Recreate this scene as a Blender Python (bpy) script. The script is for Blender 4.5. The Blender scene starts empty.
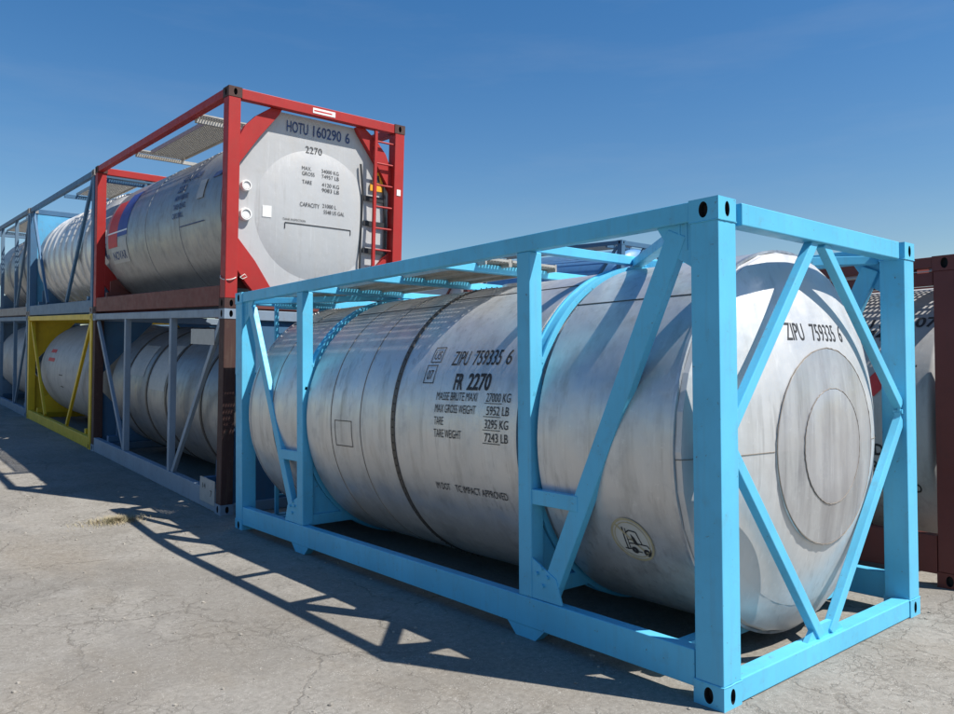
import bpy, bmesh, math, random
import numpy as np
from mathutils import Vector, Matrix
random.seed(7)
PI = math.pi
SC = bpy.context.scene
COL = SC.collection

# ---------------------------------------------------------------- camera
cam_d = bpy.data.cameras.new('camera')
cam = bpy.data.objects.new('camera', cam_d); COL.objects.link(cam)
cx_, cy_, cz_ = -3.438, -2.2064, 1.7017
yaw, pitch, roll = 0.874286, 0.020174, -0.0057706
f_ = Vector((math.cos(pitch)*math.cos(yaw), math.cos(pitch)*math.sin(yaw), math.sin(pitch)))
r_ = f_.cross(Vector((0, 0, 1))).normalized(); u_ = r_.cross(f_)
c_, s_ = math.cos(roll), math.sin(roll)
r2, u2 = c_*r_ + s_*u_, -s_*r_ + c_*u_
M = Matrix((r2, u2, -f_)).transposed().to_4x4(); M.translation = (cx_, cy_, cz_)
cam.matrix_world = M
cam_d.sensor_width = 36; cam_d.lens = 775.69/954*36
cam_d.clip_start = 0.05; cam_d.clip_end = 4000
SC.camera = cam

# ---------------------------------------------------------------- sky and sun
SUN = Vector((0.91, -1.70, 2.591)).normalized()          # towards the sun
W = bpy.data.worlds.new('World'); SC.world = W; W.use_nodes = True
nt = W.node_tree; nt.nodes.clear()
sky = nt.nodes.new('ShaderNodeTexSky'); sky.sky_type = 'NISHITA'; sky.sun_disc = False
sky.sun_elevation = math.asin(SUN.z); sky.sun_rotation = math.atan2(SUN.x, SUN.y)
sky.altitude = 300; sky.air_density = 1.4; sky.dust_density = 0.3; sky.ozone_density = 2.4
bg = nt.nodes.new('ShaderNodeBackground'); bg.inputs['Strength'].default_value = 0.071
wo = nt.nodes.new('ShaderNodeOutputWorld')
hs = nt.nodes.new('ShaderNodeHueSaturation'); hs.inputs['Saturation'].default_value = 1.38
cb = nt.nodes.new('ShaderNodeMix'); cb.data_type = 'RGBA'; cb.blend_type = 'MULTIPLY'; cb.inputs[0].default_value = 1.0
cb.inputs[7].default_value = (.97, .975, 1.08, 1)          # the camera's bluer sky
nt.links.new(sky.outputs[0], hs.inputs['Color']); nt.links.new(hs.outputs[0], cb.inputs[6]); 
tcw = nt.nodes.new('ShaderNodeTexCoord'); mpw = nt.nodes.new('ShaderNodeMapping'); mpw.inputs['Scale'].default_value = (1.5, 1.5, 9); mpw.inputs['Rotation'].default_value = (.12, .1, 0)
nzw = nt.nodes.new('ShaderNodeTexNoise'); nzw.inputs['Scale'].default_value = 1.6; nzw.inputs['Detail'].default_value = 6; nzw.inputs['Roughness'].default_value = .6
mrw = nt.nodes.new('ShaderNodeMapRange'); mrw.inputs[1].default_value = .5; mrw.inputs[2].default_value = .85; mrw.inputs[4].default_value = .11
ciw = nt.nodes.new('ShaderNodeMix'); ciw.data_type = 'RGBA'; ciw.inputs[7].default_value = (5.2, 5.6, 6.2, 1)   # faint cirrus
nt.links.new(tcw.outputs['Generated'], mpw.inputs[0]); nt.links.new(mpw.outputs[0], nzw.inputs['Vector']); nt.links.new(nzw.outputs['Fac'], mrw.inputs[0])
nt.links.new(mrw.outputs[0], ciw.inputs[0]); nt.links.new(cb.outputs[2], ciw.inputs[6]); nt.links.new(ciw.outputs[2], bg.inputs[0]); nt.links.new(bg.outputs[0], wo.inputs[0])
sd = bpy.data.lights.new('sun', 'SUN'); sd.energy = 5.0; sd.angle = math.radians(0.53); sd.color = (1.0, 0.955, 0.88)
so = bpy.data.objects.new('sun', sd); COL.objects.link(so)
so.rotation_euler = SUN.to_track_quat('Z', 'Y').to_euler(); so.location = SUN*30
SC.view_settings.view_transform = 'Standard'; SC.view_settings.look = 'None'
SC.view_settings.exposure = 0.52; SC.view_settings.gamma = 1.0
SC.view_settings.use_curve_mapping = False
SC.cycles.max_bounces = 8

# ---------------------------------------------------------------- node helpers
class NT:
    def __init__(s, name):
        s.m = bpy.data.materials.new(name); s.m.use_nodes = True
        s.t = s.m.node_tree; s.b = s.t.nodes['Principled BSDF']
    def n(s, typ, **kw):
        nd = s.t.nodes.new(typ)
        for k, v in kw.items():
            if k.startswith('i_'): nd.inputs[k[2:].replace('_', ' ')].default_value = v
            else: setattr(nd, k, v)
        return nd
    def l(s, a, b): s.t.links.new(a, b)
    def coord(s, scale=(1, 1, 1), rot=(0, 0, 0)):
        tc = s.n('ShaderNodeTexCoord'); mp = s.n('ShaderNodeMapping')
        mp.inputs['Scale'].default_value = scale; mp.inputs['Rotation'].default_value = rot
        s.l(tc.outputs['Object'], mp.inputs[0]); return mp.outputs[0]
    def noise(s, vec, scale, detail=4, rough=.55, out='Fac'):
        nd = s.n('ShaderNodeTexNoise'); s.l(vec, nd.inputs['Vector'])
        nd.inputs['Scale'].default_value = scale; nd.inputs['Detail'].default_value = detail
        nd.inputs['Roughness'].default_value = rough
        return nd.outputs['Fac'] if out == 'Fac' else nd.outputs['Color']
    def ramp(s, fac, a, b, ca=0.0, cb=1.0):
        nd = s.n('ShaderNodeMapRange'); nd.clamp = True
        s.l(fac, nd.inputs[0]); nd.inputs[1].default_value = a; nd.inputs[2].default_value = b
        nd.inputs[3].default_value = ca; nd.inputs[4].default_value = cb
        return nd.outputs[0]
    def mix(s, fac, a, b, mode='MIX'):
        nd = s.n('ShaderNodeMix'); nd.data_type = 'RGBA'; nd.blend_type = mode
        for sock, v in ((nd.inputs[0], fac), (nd.inputs[6], a), (nd.inputs[7], b)):
            if hasattr(v, 'node'): s.l(v, sock)
            elif isinstance(v, (int, float)): sock.default_value = v
            else: sock.default_value = (*v[:3], 1)
        return nd.outputs[2]
    def math(s, op, a, b=None):
        nd = s.n('ShaderNodeMath'); nd.operation = op
        for i, v in enumerate((a, b)):
            if v is None: continue
            if hasattr(v, 'node'): s.l(v, nd.inputs[i])
            else: nd.inputs[i].default_value = v
        return nd.outputs[0]
    def bump(s, h, strength, dist=.01):
        nd = s.n('ShaderNodeBump'); nd.inputs['Strength'].default_value = strength; nd.inputs['Distance'].default_value = dist
        s.l(h, nd.inputs['Height']); s.l(nd.outputs[0], s.b.inputs['Normal']); return nd

def paint(name, col, rough=.42, dirt=.5, dirtcol=(.16, .12, .09), chips=.35, chipcol=(.12, .05, .025), wear=.64):
    k = NT(name); v = k.coord()
    n1 = k.noise(v, 1.7, 5); n2 = k.noise(v, 9, 6, .65); n3 = k.noise(v, 38, 5, .7)
    vs = k.coord((14, 14, .9)); st = k.noise(vs, 1.6, 5, .6)
    c = k.mix(k.ramp(n1, .3, .7), [x*.88 for x in col], [min(1, x*1.08) for x in col])
    c = k.mix(k.math('MULTIPLY', k.ramp(st, .52, .8), dirt*.6), c, dirtcol)
    c = k.mix(k.math('MULTIPLY', k.ramp(n2, .55, .85), dirt), c, dirtcol)
    ch = k.math('MULTIPLY', k.ramp(n3, wear, wear+.04), k.ramp(n2, .5, .6))
    c = k.mix(k.math('MULTIPLY', ch, chips*2), c, chipcol)
    k.l(c, k.b.inputs['Base Color'])
    k.l(k.ramp(n2, .3, .8, rough-.06, rough+.2), k.b.inputs['Roughness'])
    k.b.inputs['Specular IOR Level'].default_value = .35
    k.bump(k.math('ADD', k.math('MULTIPLY', n2, .6), k.math('MULTIPLY', ch, -.6)), .25, .004)
    return k.m

def cladding(name, col=(.60, .60, .59), metal=.5, rough=.4, stain=(.30, .27, .23), stainamt=.6, panel=True, lo=.5, drips=.3):
    k = NT(name); v = k.coord()
    n1 = k.noise(v, .9, 5, .6); n2 = k.noise(v, 5, 6, .65); n4 = k.noise(v, 22, 5, .7)
    vs = k.coord((5, 5, .55)); st = k.noise(vs, 1.5, 6, .65)
    vb = k.coord((2, 60, 2)); br = k.noise(vb, 2, 3)
    c = k.mix(k.ramp(n1, .3, .7), [x*.90 for x in col], [min(1, x*1.06) for x in col])
    if panel:
        vo = k.n('ShaderNodeTexVoronoi'); vo.inputs['Scale'].default_value = 1.3; k.l(k.coord((1, 1.6, 1)), vo.inputs['Vector'])
        bw = k.n('ShaderNodeRGBToBW'); k.l(vo.outputs['Color'], bw.inputs[0])
        c = k.mix(.16, c, k.mix(bw.outputs[0], (.2, .2, .2), (.8, .8, .8)), 'SOFT_LIGHT')
    c = k.mix(k.math('MULTIPLY', k.ramp(st, lo, lo+.28), stainamt), c, stain)
    dr = k.noise(k.coord((17, 17, .7)), 1.3, 4, .6)
    c = k.mix(k.math('MULTIPLY', k.math('MULTIPLY', k.ramp(dr, .56, .66), k.ramp(n1, .42, .6)), drips), c, [x*.5 for x in stain])
    c = k.mix(k.math('MULTIPLY', k.math('MULTIPLY', k.ramp(k.noise(k.coord((26, 26, 1.4)), 1.1, 3), .60, .66), k.ramp(n2, .4, .6)), drips*.9), c, [min(1, x*1.3) for x in col])
    c = k.mix(k.math('MULTIPLY', k.ramp(n2, .56, .78), stainamt*.55), c, [x*.7 for x in stain])
    c = k.mix(k.math('MULTIPLY', k.ramp(n4, .62, .7), .35), c, [min(1, x*1.25) for x in col])
    k.l(c, k.b.inputs['Base Color']); k.b.inputs['Metallic'].default_value = metal
    r = k.math('ADD', k.ramp(n2, .3, .75, rough-.08, rough+.16), k.math('MULTIPLY', br, .08))
    k.l(r, k.b.inputs['Roughness'])
    b = k.noise(k.coord((1, 1, 1)), 3.4, 3)
    k.bump(k.math('ADD', k.math('MULTIPLY', b, 1.0), k.math('MULTIPLY', n4, .05)), .30, .02)
    return k.m

def plain(name, col, rough=.6, metal=0.0, var=.15):
    k = NT(name); n = k.noise(k.coord(), 14, 5, .65)
    k.l(k.mix(k.ramp(n, .3, .7), [x*(1-var) for x in col], [min(1, x*(1+var)) for x in col]), k.b.inputs['Base Color'])
    k.b.inputs['Roughness'].default_value = rough; k.b.inputs['Metallic'].default_value = metal
    return k.m

MAT = dict(
    cyan=paint('cyan_paint', (.105, .47, .70), .38, .36, (.14, .20, .21), .5, (.10, .06, .04), .635),
    cyan2=paint('pale_blue_paint', (.10, .36, .58), .5, .4),
    red=paint('red_paint', (.36, .020, .018), .5, .3, (.16, .05, .04), .3, (.08, .03, .02)),
    redlow=paint('worn_red_paint', (.16, .045, .035), .6, .7, (.10, .06, .05), .5, (.06, .03, .02)),
    grey=paint('grey_blue_paint', (.22, .285, .36), .5, .45, (.18, .15, .13), .3),
    greypost=paint('brown_primer', (.065, .032, .028), .7, .6),
    yellow=paint('yellow_paint', (.62, .42, .02), .45, .35, (.20, .14, .04), .3),
    steel=paint('steel_blue_paint', (.055, .14, .25), .5, .4, (.12, .12, .12), .3),
    slate=paint('slate_blue_paint', (.11, .185, .27), .55, .4, (.12, .12, .12), .3),
    rustgrey=paint('rust_spotted_grey_paint', (.26, .25, .24), .6, .8, (.22, .10, .05), .8, (.16, .05, .02), .56),
    brown=paint('oxide_brown_paint', (.15, .035, .028), .45, .5, (.07, .035, .03), .3, (.05, .02, .015)),
    clad=cladding('weathered_aluminium', (.62, .62, .615), .66, .35, (.25, .235, .21), .5, True, .49, .28),
    cladhead=cladding('weathered_aluminium_head', (.62, .62, .615), .45, .40, (.42, .40, .38), .35),
    brushed=cladding('bare_brushed_metal', (.60, .615, .63), .72, .33, (.34, .34, .36), .85, False, .40, .5),
    brushed2=cladding('polished_centre_plate', (.56, .565, .58), .62, .34, (.36, .36, .38), .85, False, .40, .4),
    steelskin=cladding('stainless_skin', (.29, .30, .31), .6, .38, (.14, .13, .12), .6),
    whitetank=cladding('white_painted_tank', (.43, .435, .44), 0.0, .4, (.42, .38, .33), .4, False),
    offwhite=cladding('off_white_tank', (.36, .355, .35), 0.0, .5, (.16, .15, .14), .6, False),
    bluetank=cladding('blue_painted_tank', (.10, .26, .50), 0.0, .35, (.10, .14, .2), .4, False),
    galv=plain('galvanised_steel', (.42, .40, .36), .5, .5),
    dark=plain('painted_recess_shade', (.012, .012, .014), .8),  # near black put into the casting holes in place of their shade
    black=plain('black_stencil_ink', (.018, .018, .02), .6, 0, .3),
    ink=plain('dark_blue_ink', (.03, .06, .16), .6, 0, .3),
    redmark=plain('red_mark', (.50, .03, .03), .6),
    bluemark=plain('blue_mark', (.02, .06, .26), .6),
    white=plain('white_label', (.75, .75, .73), .5, 0, .08),
    pale=plain('faded_panel_and_lit_edge', (.36, .36, .35), .5, 0, .1),
    tan=plain('tan_sticker_ink', (.34, .30, .19), .6),
    palesticker=plain('pale_sticker', (.44, .44, .41), .5, 0, .06),
    strap=plain('dark_steel_strap', (.10, .09, .08), .5, .5),
    sealant=plain('dirty_seam_sealant', (.20, .17, .14), .7),
    orange=plain('orange_sign', (.85, .38, .02), .5),
    rubber=plain('black_rubber', (.02, .022, .025), .55),
    rope=plain('white_rope', (.65, .62, .56), .8),
)

# ---------------------------------------------------------------- mesh helpers
class MB:
    def __init__(s): s.v = []; s.f = []; s.mi = []; s.m = 0
    def add(s, vs, fs):
        o = len(s.v); s.v += [tuple(p) for p in vs]
        s.f += [tuple(i+o for i in f) for f in fs]; s.mi += [s.m]*len(fs); return s
    def box(s, x0, x1, y0, y1, z0, z1):
        return s.add([(x, y, z) for x in (x0, x1) for y in (y0, y1) for z in (z0, z1)],
                     [(0, 1, 3, 2), (4, 6, 7, 5), (0, 4, 5, 1), (2, 3, 7, 6), (0, 2, 6, 4), (1, 5, 7, 3)])
    def bar(s, p, q, w, t, nrm):
        """bar from p to q, thickness t along nrm, width w across"""
        p, q, n = Vector(p), Vector(q), Vector(nrm).normalized()
        d = (q-p).normalized(); a = d.cross(n).normalized()*w/2; b = a.cross(d).normalized()*t/2
        c = [p+a+b, p-a+b, p-a-b, p+a-b, q+a+b, q-a+b, q-a-b, q+a-b]
        return s.add(c, [(3, 2, 1, 0), (4, 5, 6, 7), (0, 1, 5, 4), (1, 2, 6, 5), (2, 3, 7, 6), (3, 0, 4, 7)])
    def prism(s, poly, axis, d0, d1):
        def P(a, b, d): return {'x': (d, a, b), 'y': (a, d, b), 'z': (a, b, d)}[axis]
        n = len(poly)
        return s.add([P(a, b, d0) for a, b in poly]+[P(a, b, d1) for a, b in poly],
                     [tuple(range(n)), tuple(range(2*n-1, n-1, -1))]+[(i, (i+1) % n, n+(i+1) % n, n+i) for i in range(n)])
    def tube(s, pts, r, seg=8, closed=False):
        pts = [Vector(p) for p in pts]; n = len(pts); vs = []
        prev = None
        for i, p in enumerate(pts):
            if closed: d = pts[(i+1) % n]-pts[i-1]
            else: d = pts[min(i+1, n-1)]-pts[max(i-1, 0)]
            d.normalize()
            if prev is None: a = d.orthogonal().normalized()
            else: a = (prev-d*prev.dot(d)).normalized()
            prev = a; b = d.cross(a)
            vs += [p+(a*math.cos(2*PI*k/seg)+b*math.sin(2*PI*k/seg))*r for k in range(seg)]
        fs = []
        for i in range(n if closed else n-1):
            j = (i+1) % n
            fs += [(i*seg+k, i*seg+(k+1) % seg, j*seg+(k+1) % seg, j*seg+k) for k in range(seg)]
        if not closed: fs += [tuple(range(seg))[::-1], tuple((n-1)*seg+k for k in range(seg))]
        return s.add(vs, fs)
    def lathe(s, prof, cx, cz, seg=128, a0=0, a1=2*PI):
        """revolve (radius, y) profile about the Y axis"""
        full = abs(a1-a0-2*PI) < 1e-6; vs = []; rows = []
        na = seg if full else seg+1
        for r, y in prof:
            if r < 1e-5: rows.append([len(vs)]); vs.append((cx, y, cz)); continue
            row = []
            for k in range(na):
                a = a0+(a1-a0)*k/seg; row.append(len(vs)); vs.append((cx-r*math.cos(a), y, cz+r*math.sin(a)))
            rows.append(row)
        fs = []
        for A, B in zip(rows[:-1], rows[1:]):
            for k in range(seg):
                k2 = (k+1) % na
                if len(A) == 1: fs.append((A[0], B[k], B[k2]))
                elif len(B) == 1: fs.append((A[k], B[0], A[k2]))
                else: fs.append((A[k], B[k], B[k2], A[k2]))
        return s.add(vs, fs)
    def mesh(s, name, mats, smooth=None, recalc=True):
        me = bpy.data.meshes.new(name); me.from_pydata(s.v, [], s.f)
        for m in (mats if isinstance(mats, (list, tuple)) else [mats]): me.materials.append(m)
        me.polygons.foreach_set('material_index', s.mi)
        if recalc:
            bm = bmesh.new(); bm.from_mesh(me); bmesh.ops.recalc_face_normals(bm, faces=bm.faces); bm.to_mesh(me); bm.free()
        if smooth is not None:
            me.polygons.foreach_set('use_smooth', [True]*len(me.polygons)); me.set_sharp_from_angle(angle=math.radians(smooth))
        me.update(); return me
    def build(s, name, mats, parent=None, bevel=0, smooth=None, label=None):
        o = bpy.data.objects.new(name, s.mesh(name, mats, smooth)); COL.objects.link(o); o.parent = parent
        if bevel:
            b = o.modifiers.new('bevel', 'BEVEL'); b.width = bevel; b.segments = 2; b.limit_method = 'ANGLE'; b.harden_normals = False
        if label: o['label'] = label
        return o

def thing(name, label, cat, loc=(0, 0, 0), rot=(0, 0, 0), group=None):
    o = bpy.data.objects.new(name, None); COL.objects.link(o); o.empty_display_size = .2
    o.location = loc; o.rotation_euler = rot; o['label'] = label; o['category'] = cat
    if cat == 'tank container': group = 'tank containers stored in the yard'
    if group: o['group'] = group
    return o
def tag(o, label, cat, group=None):
    o['label'] = label; o['category'] = cat
    if group: o['group'] = group
    return o

def text2d(s, size, fit=None, align='LEFT', bold=0.0):
    """triangulated glyph mesh in 2-D: (verts, faces), squeezed to width fit"""
    cu = bpy.data.curves.new('t', 'FONT'); cu.body = s; cu.size = size/.73; cu.resolution_u = 3
    cu.offset = bold; cu.align_x = 'LEFT'
    ob = bpy.data.objects.new('t', cu); me = bpy.data.meshes.new_from_object(ob)
    v = [(p.co.x, p.co.y) for p in me.vertices]; f = [tuple(p.vertices) for p in me.polygons]
    bpy.data.objects.remove(ob); bpy.data.meshes.remove(me); bpy.data.curves.remove(cu)
    if not v: return [], []
    x0 = min(p[0] for p in v); x1 = max(p[0] for p in v); k = (fit/(x1-x0)) if fit else 1
    w = (x1-x0)*k; off = {'LEFT': 0, 'RIGHT': -w, 'CENTER': -w/2}[align]
    return [((a-x0)*k+off, b) for a, b in v], f

class Decal:
    """2-D ink laid on a surface through a mapping (u right, v up) -> point"""
    def __init__(s, fn): s.mb = MB(); s.fn = fn
    def text(s, t, u, v, size, fit=None, align='LEFT', bold=0, m=0):
        vs, fs = text2d(t, size, fit, align, bold); s.mb.m = m
        s.mb.add([s.fn(u+a, v+b) for a, b in vs], fs); return s
    def rect(s, u0, u1, v0, v1, m=0, n=6):
        s.mb.m = m
        nv = max(1, int(abs(v1-v0)/.06)); nu = max(1, int(abs(u1-u0)/.1))
        vs = [s.fn(u0+(u1-u0)*i/nu, v0+(v1-v0)*j/nv) for i in range(nu+1) for j in range(nv+1)]
        fs = [(i*(nv+1)+j, (i+1)*(nv+1)+j, (i+1)*(nv+1)+j+1, i*(nv+1)+j+1) for i in range(nu) for j in range(nv)]
        s.mb.add(vs, fs); return s
    def frame(s, u0, u1, v0, v1, t, m=0):
        for a in ((u0, u1, v0, v0+t), (u0, u1, v1-t, v1), (u0, u0+t, v0+t, v1-t), (u1-t, u1, v0+t, v1-t)): s.rect(*a, m=m)
        return s
    def line(s, pts, t, m=0):
        s.mb.m = m
        for (a, b), (c, d) in zip(pts[:-1], pts[1:]):
            L = math.hypot(c-a, d-b) or 1; nx, ny = -(d-b)/L*t/2, (c-a)/L*t/2
            n = max(1, int(L/.06))
            vs = []
            for i in range(n+1):
                x, y = a+(c-a)*i/n, b+(d-b)*i/n; vs += [s.fn(x+nx, y+ny), s.fn(x-nx, y-ny)]
            s.mb.add(vs, [(2*i, 2*i+1, 2*i+3, 2*i+2) for i in range(n)])
        return s
    def ring(s, u, v, ra, rb, m=0, n=32):
        s.mb.m = m; vs = []
        for k in range(n):
            a = 2*PI*k/n; vs += [s.fn(u+ra*math.cos(a), v+ra*math.sin(a)), s.fn(u+rb*math.cos(a), v+rb*math.sin(a))]
        s.mb.add(vs, [(2*k, 2*k+1, (2*k+3) % (2*n), (2*k+2) % (2*n)) for k in range(n)]); return s
    def poly(s, pts, m=0):
        s.mb.m = m; s.mb.add([s.fn(*p) for p in pts], [tuple(range(len(pts)))]); return s
    def build(s, name, mats, parent, **kw): return s.mb.build(name, mats, parent, **kw)

def side_map(y0, ang0, R, cx, cz):
    """text on the left flank of a tank: u runs towards the near end, v up along the arc"""
    def fn(u, v):
        a = ang0+v/R; return (cx-R*math.cos(a), y0-u, cz+R*math.sin(a))
    return fn

# ---------------------------------------------------------------- ISO container building
CW, CL = 2.438, 6.058
_cast = {}
def casting_mesh(sx, sy, sz, mat):
    key = (sx, sy, sz, mat.name)
    if key in _cast: return _cast[key]
    X, Y, Z = .162, .178, .118; mb = MB()
    def face(w, h, rx, ry, put):
        ang = sorted({round(2*PI*k/20, 5) for k in range(20)} | {round(math.atan2(b*h/2, a*w/2) % (2*PI), 5) for a in (1, -1) for b in (1, -1)})
        n = len(ang); o = []; e = []
        for a in ang:
            c, s = math.cos(a), math.sin(a); t = min(w/2/abs(c) if abs(c) > 1e-6 else 9, h/2/abs(s) if abs(s) > 1e-6 else 9)
            o.append((w/2+t*c, h/2+t*s)); e.append((w/2+rx*c, h/2+ry*s))
        vs = [put(a, b, 0) for a, b in o]+[put(a, b, 0) for a, b in e]+[put(a, b, .042) for a, b in e]
        mb.m = 0; mb.add(vs, [(k, (k+1) % n, n+(k+1) % n, n+k) for k in range(n)]); mb.m = 1; mb.add(vs, [(n+k, n+(k+1) % n, 2*n+(k+1) % n, 2*n+k) for k in range(n)])
        mb.m = 1; mb.add([put(a, b, .042) for a, b in e], [tuple(range(n))])
    fx = lambda x: x if sx > 0 else -x
    fy = lambda y: y if sy > 0 else -y
    fz = lambda z: z if sz > 0 else -z
    face(Y, Z, .027, .042, lambda a, b, d: (fx(d), fy(a), fz(b)))
    face(X, Z, .022, .040, lambda a, b, d: (fx(a), fy(d), fz(b)))
    face(X, Y, .028, .05, lambda a, b, d: (fx(a), fy(b), fz(d)))
    mb.m = 0
    q = lambda pts: mb.add([(fx(a), fy(b), fz(c)) for a, b, c in pts], [(0, 1, 2, 3)])
    q([(X, 0, 0), (X, Y, 0), (X, Y, Z), (X, 0, Z)]); q([(0, Y, 0), (X, Y, 0), (X, Y, Z), (0, Y, Z)]); q([(0, 0, Z), (X, 0, Z), (X, Y, Z), (0, Y, Z)])
    me = mb.mesh('corner_casting', [mat, MAT['dark']], recalc=False); _cast[key] = me
    return me

def grating(mb, x0, x1, y0, y1, z, step=.035, bar=.006, h=.028, cross=.10, edge=True):
    n = int(round((x1-x0)/step))
    for i in range(n+1):
        x = x0+(x1-x0)*i/n; mb.box(x-bar/2, x+bar/2, y0, y1, z-h, z)
    m = int((y1-y0)/cross)
    for j in range(m+1):
        y = y0+(y1-y0)*j/m; mb.box(x0, x1, y-.006, y+.006, z-h*.75, z-.003)
    if edge:
        for x in (x0-.012, x1+.012): mb.box(x-.008, x+.008, y0, y1, z-.055, z+.006)

def frame(root, H, fm, post=(.17, .165), top=(.10, .09), bot=(.20, .07, .06), zb=.07, posts=(), pw=.11, diags=(), dw=.085,
          cast=None, botm=None, postm=None, right=True, endtop=True, cmem=None, bev=.006):
    """common 20 ft frame: castings, corner posts, rails, side posts and braces"""
    cast = cast or fm; botm = botm or fm; postm = postm or fm
    px, py = post; tt, tb = top
    for sx in (1, -1):
        for sy in (1, -1):
            for sz in (1, -1):
                o = bpy.data.objects.new('corner_casting', casting_mesh(sx, sy, sz, cast)); COL.objects.link(o)
                o.parent = root; o.location = (0 if sx > 0 else CW, 0 if sy > 0 else CL, 0 if sz > 0 else H)
            x0, x1 = (.004, px) if sx > 0 else (CW-px, CW-.004)
            y0, y1 = (.004, py) if sy > 0 else (CL-py, CL-.004)
            MB().box(x0, x1, y0, y1, .118, H-.118).build('corner_post', postm, root, bevel=bev)
    for s in ((0, 1) if right else (0, 1)):
        X = (lambda x: x) if s == 0 else (lambda x: CW-x)
        def bx(a, b, *r): return MB().box(min(X(a), X(b)), max(X(a), X(b)), *r)
        bx(.006, tb, .178, CL-.178, H-.004-tt, H-.004).build('top_side_rail', fm, root, bevel=bev)
        bx(.008, .008+bot[1], .178, CL-.178, zb, zb+bot[0]).build('bottom_side_rail', botm, root, bevel=bev)
        for v in posts:
            bx(.010, .010+pw, v-pw/2, v+pw/2, zb+bot[0], H-.004-tt).build('side_post', fm, root, bevel=bev*.7)
        for (v0, z0), (v1, z1) in diags:
            MB().bar((X(.05), v0, z0), (X(.05), v1, z1), dw, .05, (1, 0, 0)).build('side_brace', fm, root, bevel=bev*.7)
    for e in (0, 1):
        Y = (lambda y: y) if e == 0 else (lambda y: CL-y)
        def by(a, b, x0, x1, z0, z1): return MB().box(x0, x1, min(Y(a), Y(b)), max(Y(a), Y(b)), z0, z1)
        if endtop: by(.008, .11, .163, CW-.163, H-.125, H-.006).build('top_end_rail', fm, root, bevel=bev)
        by(.006, .11, .163, CW-.163, .005, .125).build('bottom_end_rail', botm, root, bevel=bev)

def arcpts(R, cx, cz, a0, a1, n): return [(cx-R*math.cos(a0+(a1-a0)*k/n), cz+R*math.sin(a0+(a1-a0)*k/n)) for k in range(n+1)]

def saddle(root, y, R, cx, cz, zb, fm, t=.03, top=-4):
    """transverse support plates under the tank on both sides of the frame"""
    for s in (0, 1):
        a0, a1 = math.radians(top), math.radians(-62)
        arc = arcpts(R, cx, cz, a0, a1, 16)
        poly = [(max(.03, arc[0][0]-.12), zb), (max(.03, arc[0][0]-.12), arc[0][1]-.05)]+[(max(a, .03), b) for a, b in arc]+[(arc[-1][0], zb)]
        if s: poly = [(CW-a, b) for a, b in poly]
        MB().prism(poly, 'y', y-t/2, y+t/2).build('saddle_plate', fm, root)
    MB().box(.09, CW-.09, y-.05, y+.05, zb-.01, zb+.09).build('cross_member', fm, root, bevel=.005)

def lathe_tank(root, name, prof, cx, cz, mat, seg=144, smooth=24, a0=0, a1=2*PI):
    return MB().lathe(prof, cx, cz, seg, a0, a1).build(name, mat, root, smooth=smooth)

def dome(R, y, depth, sgn, n=12):
    """elliptical end, from the pole to the rim"""
    return [(R*math.sin(k/n*PI/2), y-sgn*depth*math.cos(k/n*PI/2)) for k in range(n+1)]

def dome_profile(R, y0, y1, depth):
    return dome(R, y0+depth, depth, 1)+[(R, (y0+y1)/2)]+dome(R, y1-depth, depth, -1)[::-1]

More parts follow.
